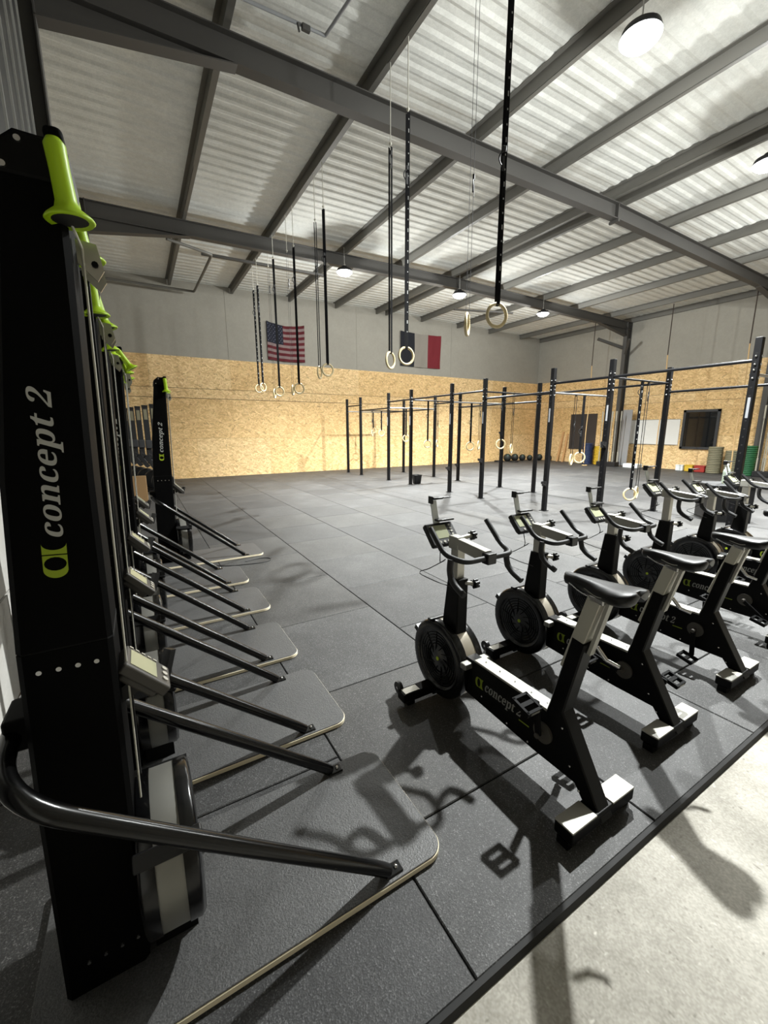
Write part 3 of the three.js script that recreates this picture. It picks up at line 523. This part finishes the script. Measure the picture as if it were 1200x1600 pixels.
// ---------------------------------------------------------------- flags
function clothFlag(x0, x1, y0, y1, sag, draw, label, name) {
  const c = document.createElement('canvas'); c.width = 760; c.height = 400; draw(c.getContext('2d'), 760, 400);
  const tx = new THREE.CanvasTexture(c); tx.colorSpace = THREE.SRGBColorSpace;
  const g = new THREE.PlaneGeometry(x1 - x0, y1 - y0, 28, 10), p = g.attributes.position;
  for (let i = 0; i < p.count; i++) { const u = p.getX(i) / (x1 - x0) + .5, v = p.getY(i) / (y1 - y0) + .5; p.setZ(i, .03 + .018 * Math.sin(u * 17 + v * 3) + .01 * Math.sin(u * 31 - v * 5)); p.setY(i, p.getY(i) - sag * Math.sin(u * Math.PI) * (.35 + v * .65) + (1 - u) * .1 * sag); }
  g.computeVertexNormals();
  const o = part(numbered(name), g, new THREE.MeshStandardMaterial({ map: tx, roughness: .85, side: THREE.DoubleSide })); o.position.set((x0 + x1) / 2, (y0 + y1) / 2, ZB); o.userData = { label, category: 'flag' }; scene.add(o);
}
clothFlag(4.34, 5.74, 4.12, 5.42, .1, (x, w, h) => { for (let i = 0; i < 13; i++) { x.fillStyle = i % 2 ? '#857270' : '#58121b'; x.fillRect(0, i * h / 13, w, h / 13 + 1); } x.fillStyle = '#131626'; x.fillRect(0, 0, w * .42, h * 7 / 13); x.fillStyle = '#8d90a0';
  for (let r = 0; r < 9; r++) for (let k = 0; k < (r % 2 ? 5 : 6); k++) { const cx = (k + (r % 2 ? 1 : .5)) * w * .42 / 6, cy = (r + 1) * h * 7 / 13 / 10; x.beginPath(); for (let q = 0; q < 10; q++) { const a = -Math.PI / 2 + q * Math.PI / 5, rad = q % 2 ? 3.2 : 8; x.lineTo(cx + rad * Math.cos(a), cy + rad * Math.sin(a)); } x.fill(); } }, 'flag with red and white stripes and a starred dark blue corner on the back wall', 'striped_flag');
clothFlag(10.0, 12.15, 4.32, 5.72, .04, (x, w, h) => { ['#15171f', '#8b857c', '#701a24'].forEach((c, i) => { x.fillStyle = c; x.fillRect(i * w / 3, 0, w / 3 + 1, h); }); }, 'flag with dark blue, white and red upright bands on the back wall', 'banded_flag');
solo('wall_cable', [rod(V(XL, 2.684, ZB + .006), V(XR, 2.684, ZB + .006), .006, 6)], M.ropeDark, 'thin dark cable running level along the back strand boards', 'cable');

// ---------------------------------------------------------------- right wall furnishings
{ const w = struct('window_1', null, null, 'dark square window in a grey frame on the right wall'); const X = XR - .03;
  part('window_frame', [bx(.07, .09, 1.22, X, 2.3, -7.77), bx(.07, .09, 1.22, X, .88, -7.77), bx(.07, 1.5, .09, X, 1.59, -8.335), bx(.07, 1.5, .09, X, 1.59, -7.205)], M.frameGrey, w);
  part('pane', bx(.02, 1.36, 1.06, X + .015, 1.59, -7.77), M.glassDark, w); }
{ const t = thing('whiteboard', 'blank white board fixed to the strand boards beside the window', 'board', [XR, 0, 0]);
  part('panel', bx(.02, 1.0, 2.05, -.016, 1.49, -9.5), M.whiteboard, t); part('rim', [bx(.03, .02, 2.07, -.018, 2.0, -9.5), bx(.03, .02, 2.07, -.018, .985, -9.5)], M.aluPale, t); }
solo('notice_board', [bx(.03, 1.68, 1.38, 0, 1.5, 0)], M.blackBoard, 'dark brown upright board on the right wall behind the hanging rings', 'board', [XR - .02, 0, -12.7]);
for (const [i, [z, tilt, lab]] of [[-13.75, .1, 'left pine plank leaning on the right wall'], [-13.5, .04, 'right pine plank leaning on the right wall']].entries()) solo('pine_plank', [beam(V(XR - .25, .0, z - tilt * 1.2), V(XR - .03, 1.5 - i * .1, z), .02, .1, V(0, 0, 1))], M.pine, lab, 'plank');
const ORD = ['first', 'second', 'third', 'fourth', 'fifth', 'sixth', 'seventh', 'eighth', 'ninth', 'tenth', 'eleventh', 'twelfth', 'thirteenth', 'fourteenth', 'fifteenth', 'sixteenth'];
// bumper plate stacks
const plateG = lathe([[0, 0], [.2, 0], [.222, .006], [.225, .03], [.222, .058], [.2, .064], [0, .064]], 24);
for (const [x, z, n, m, col, where] of [[18.35, -12.08, 15, M.blue, 'dark blue', 'in the stack below the dark wall board'], [18.5, -11.6, 13, M.yellow, 'yellow', 'in the stack beside the blue stack'], [18.3, -6.97, 15, M.olive, 'grey green', 'in the stack under the window corner'], [18.45, -6.49, 13, M.olive, 'olive', 'in the stack between grey and green stacks'], [18.35, -6.01, 16, M.green, 'green', 'in the stack at the right rig post']])
  for (let k = 0; k < n; k++) { const o = solo('bumper_plate', plateG, m, `${col} bumper plate, ${ORD[k]} from the floor, ${where}`, 'weight plate', [x + rr(-.006, .006), .001 + k * .0645, z + rr(-.006, .006)], 0, `${col} bumper plates`); }
// upright barbell racks
const barG = (() => { const shaft = lathe([[0, 0], [.025, 0], [.025, .41], [.032, .412], [.032, .425], [.014, .427], [.014, 1.755], [.032, 1.757], [.032, 1.77], [.025, 1.772], [.025, 2.18], [0, 2.18]], 10); return shaft; })();
for (const [x, z0, n, where] of [[17.98, -10.84, 8, 'in the upright rack by the steel column'], [18.2, -5.32, 7, 'in the upright rack at the right edge']]) {
  const rk = thing('barbell_rack', `black upright barbell holder ${where.includes('column') ? 'by the steel column' : 'at the right edge'}`, 'rack', [x, 0, z0]);
  part('base', [rb(.36, .2, .86, .02, 0, .1, 0)], M.plasticMatte, rk);
  for (let k = 0; k < n; k++) solo('barbell', barG, M.seatAlu, `steel barbell, ${ORD[k]} from the left, standing ${where}`, 'barbell', [x - .09 + (k % 2) * .18, .2, z0 - .36 + k * .103], 0, `barbells ${where}`).rotation.z = rr(-.015, .015);
}
{ const t = solo('grey_panel', [bx(.03, 2.4, .4)], M.panelGrey, 'tall shiny grey panel leaning beside the steel column', 'panel', [XR - .36, 1.24, -10.42]); t.rotation.z = -.03; }
solo('storage_tub', [rb(.4, .18, .62, .03, 0, .09, 0)], M.white, 'low white plastic tub on the floor under the white board', 'tub', [18.0, 0, -9.75]);
solo('storage_box', [rb(.25, .22, .26, .03, 0, .11, 0), rb(.27, .03, .28, .01, 0, .22, 0)], M.white, 'small white box left of the yellow box', 'box', [18.3, 0, -8.06]);
solo('storage_box', [rb(.25, .24, .28, .03, 0, .12, 0), rb(.27, .03, .3, .01, 0, .24, 0)], M.yellow, 'small yellow box between the white and red boxes', 'box', [18.3, 0, -7.74]);
solo('storage_box', [rb(.25, .24, .34, .03, 0, .12, 0), rb(.27, .03, .36, .01, 0, .24, 0)], M.red, 'small red box right of the yellow box', 'box', [18.3, 0, -7.38]);
// climbing ropes
for (const [x, z, y0, y1, m, lab] of [[17.2, -11.5, .02, 6.1, M.rope, 'climbing rope hung left of the steel column, its end coiled on the floor'], [17.2, -8.5, .1, 6.1, M.rope, 'climbing rope hung in front of the white board'], [17.25, -6.1, .1, 6.1, M.rope, 'climbing rope hung beside the rightmost rig post']]) {
  const t = thing('climbing_rope', lab, 'rope', [x, 0, z], 0, 'climbing ropes');
  part('rope', tube([[0, 4.3, 0], [.02, 3, .03], [0, 1.5, 0], [.01, y0 + .1, .02]], .02, 30, 7), m, t); part('upper_rope', rod(V(0, 4.28, 0), V(0, y1 - .05, 0), .017, 6), M.ropeDark, t); part('hook', new THREE.TorusGeometry(.035, .008, 6, 12).translate(0, y1 - .03, 0), M.chrome, t);
  if (y0 < .05) part('coil', new THREE.TorusGeometry(.1, .02, 7, 16).rotateX(Math.PI / 2).translate(.05, .025, .05), m, t); else part('end_loop', new THREE.TorusGeometry(.07, .018, 7, 16).translate(0, y0 + .07, 0), m, t);
}
// slam balls and plates in the far corner
[[16.3, -15.15, .2], [16.9, -15.2, .19], [17.35, -15.1, .17], [17.8, -15.0, .15], [18.3, -14.8, .17], [18.42, -14.3, .16]].forEach(([x, z, r], i) => { const t = thing('slam_ball', `${['large greenish black', 'large black', 'black', 'small black', 'black', 'dull black'][i]} slam ball, ${['leftmost', 'second from left', 'third from left', 'fourth from left', 'fifth from left', 'rightmost'][i]} in the far corner`, 'ball', [x, r, z], 0, 'slam balls in the far corner'); part('shell', new THREE.SphereGeometry(r, 22, 14), M.ball, t); part('valve_spot', lathe([[0, r + .001], [.04, r - .003]], 14).rotateZ(.9).rotateY(.9), M.ballSpot, t); });
solo('weight_disc', lathe([[0, 0], [.22, 0], [.23, .02], [.22, .07], [0, .07]], 24), M.plasticMatte, 'black flat disc lying left of the slam balls', 'weight plate', [15.75, 0, -15.2]);
solo('weight_disc', lathe([[0, 0], [.22, 0], [.23, .02], [.22, .05], [0, .05]], 24), M.plasticMatte, 'black flat disc lying in front of the biggest slam ball', 'weight plate', [16.35, 0, -14.75]);
// black box with a bottle behind the bikes
{ const t = thing('plyo_box', 'black box stool behind the bikes with a bottle on top', 'box', [9.0, 0, -3.2], .75);
  part('body', [prism([[-.3, 0], [.3, 0], [.3, .62], [-.3, .62]], .62, .006)], M.plasticMatte, t); part('lid', rb(.66, .03, .68, .008, 0, .638, 0), M.frameGrey, t); part('grip_slot', [-1, 1].map(s => rb(.14, .04, .004, .001, 0, .45, s * .311)), M.joint, t); }
{ const t = thing('water_bottle', 'clear plastic water bottle on the black box', 'bottle', [8.95, .654, -3.2]);
  part('bottle', lathe([[0, .002], [.05, .002], [.055, .02], [.055, .2], [.05, .24], [.018, .3], [.016, .33], [0, .33]], 20), M.petClear, t); part('cap', lathe([[0, .35], [.018, .35], [.018, .325]], 14), M.white, t); }

// ---------------------------------------------------------------- rowing machines stored upright, far left
{ const mk = () => { const t = new THREE.Group();
    part('rail', [rb(.13, 1.5, .05, .008, 0, 1.5, 0)], M.plasticMatte, t); part('rail_cap', [rb(.14, .06, .065, .01, 0, 2.24, 0)], M.plastic, t); part('label', bx(.08, .26, .002, 0, 2.03, .0262), M.olive, t);
    part('seat', [rb(.16, .22, .06, .02, 0, 1.26, .07)], M.frameGrey, t); part('monitor_arm', [beam(V(.0, .9, .05), V(-.2, 1.05, .1), .04, .03), rb(.04, .14, .18, .01, -.22, 1.06, .1)], M.plasticMatte, t);
    part('foot_board', [beam(V(-.1, .95, .1), V(.1, .62, .14), .1, .02, V(0, 0, 1)), beam(V(-.1, .95, -.1), V(.1, .62, -.14), .1, .02, V(0, 0, 1))], M.plasticMatte, t); part('foot_strap', [beam(V(-.02, .84, .1), V(.03, .74, .1), .11, .04, V(0, 0, 1))], M.panelGrey, t);
    const f = sub('flywheel', t); f.position.set(.06, .32, 0); part('housing', lathe([[0, -.09], [.24, -.09], [.26, -.06], [.26, .06], [.24, .09], [0, .09]], 28).rotateX(Math.PI / 2), M.plastic, f);
    part('base_frame', [rb(.4, .05, .4, .01, 0, .03, 0), beam(V(0, .05, 0), V(0, .8, 0), .07, .06)], M.powder, t); return t; };
  const p = mk(); ['farthest', 'second farthest', 'middle', 'second nearest', 'nearest'].forEach((w, i) => { const o = i ? p.clone() : p; o.name = numbered('rowing_machine'); o.position.set(-.25 + i * .16, 0, -14.6 + i * .62); o.rotation.y = .1; o.userData = { label: `${w} of five rowing machines stored upright in the far left corner`, category: 'rowing machine', group: 'rowing machines stored upright' }; scene.add(o); }); }
{ const t = solo('brown_board', [rb(.34, .6, .04, .01, 0, .3, 0)], M.plyDark, 'small brown board leaning in front of the stored rowing machines', 'board', [-.1, 0, -10.9]); t.rotation.x = -.12; }
solo('floor_cable', [tube([[.62, .004, -5.18], [.8, .004, -5.05], [1.1, .004, -4.98], [1.26, .004, -5.0], [1.3, .004, -5.1], [1.2, .004, -5.16], [1.0, .004, -5.12]], .005, 40, 5)], M.cable, 'thin black cable looped on the mats by the farthest ski machine', 'cable');

scene.traverse(o => { if (o.isMesh) o.castShadow = o.receiveShadow = true; });
renderer.render(scene, camera);
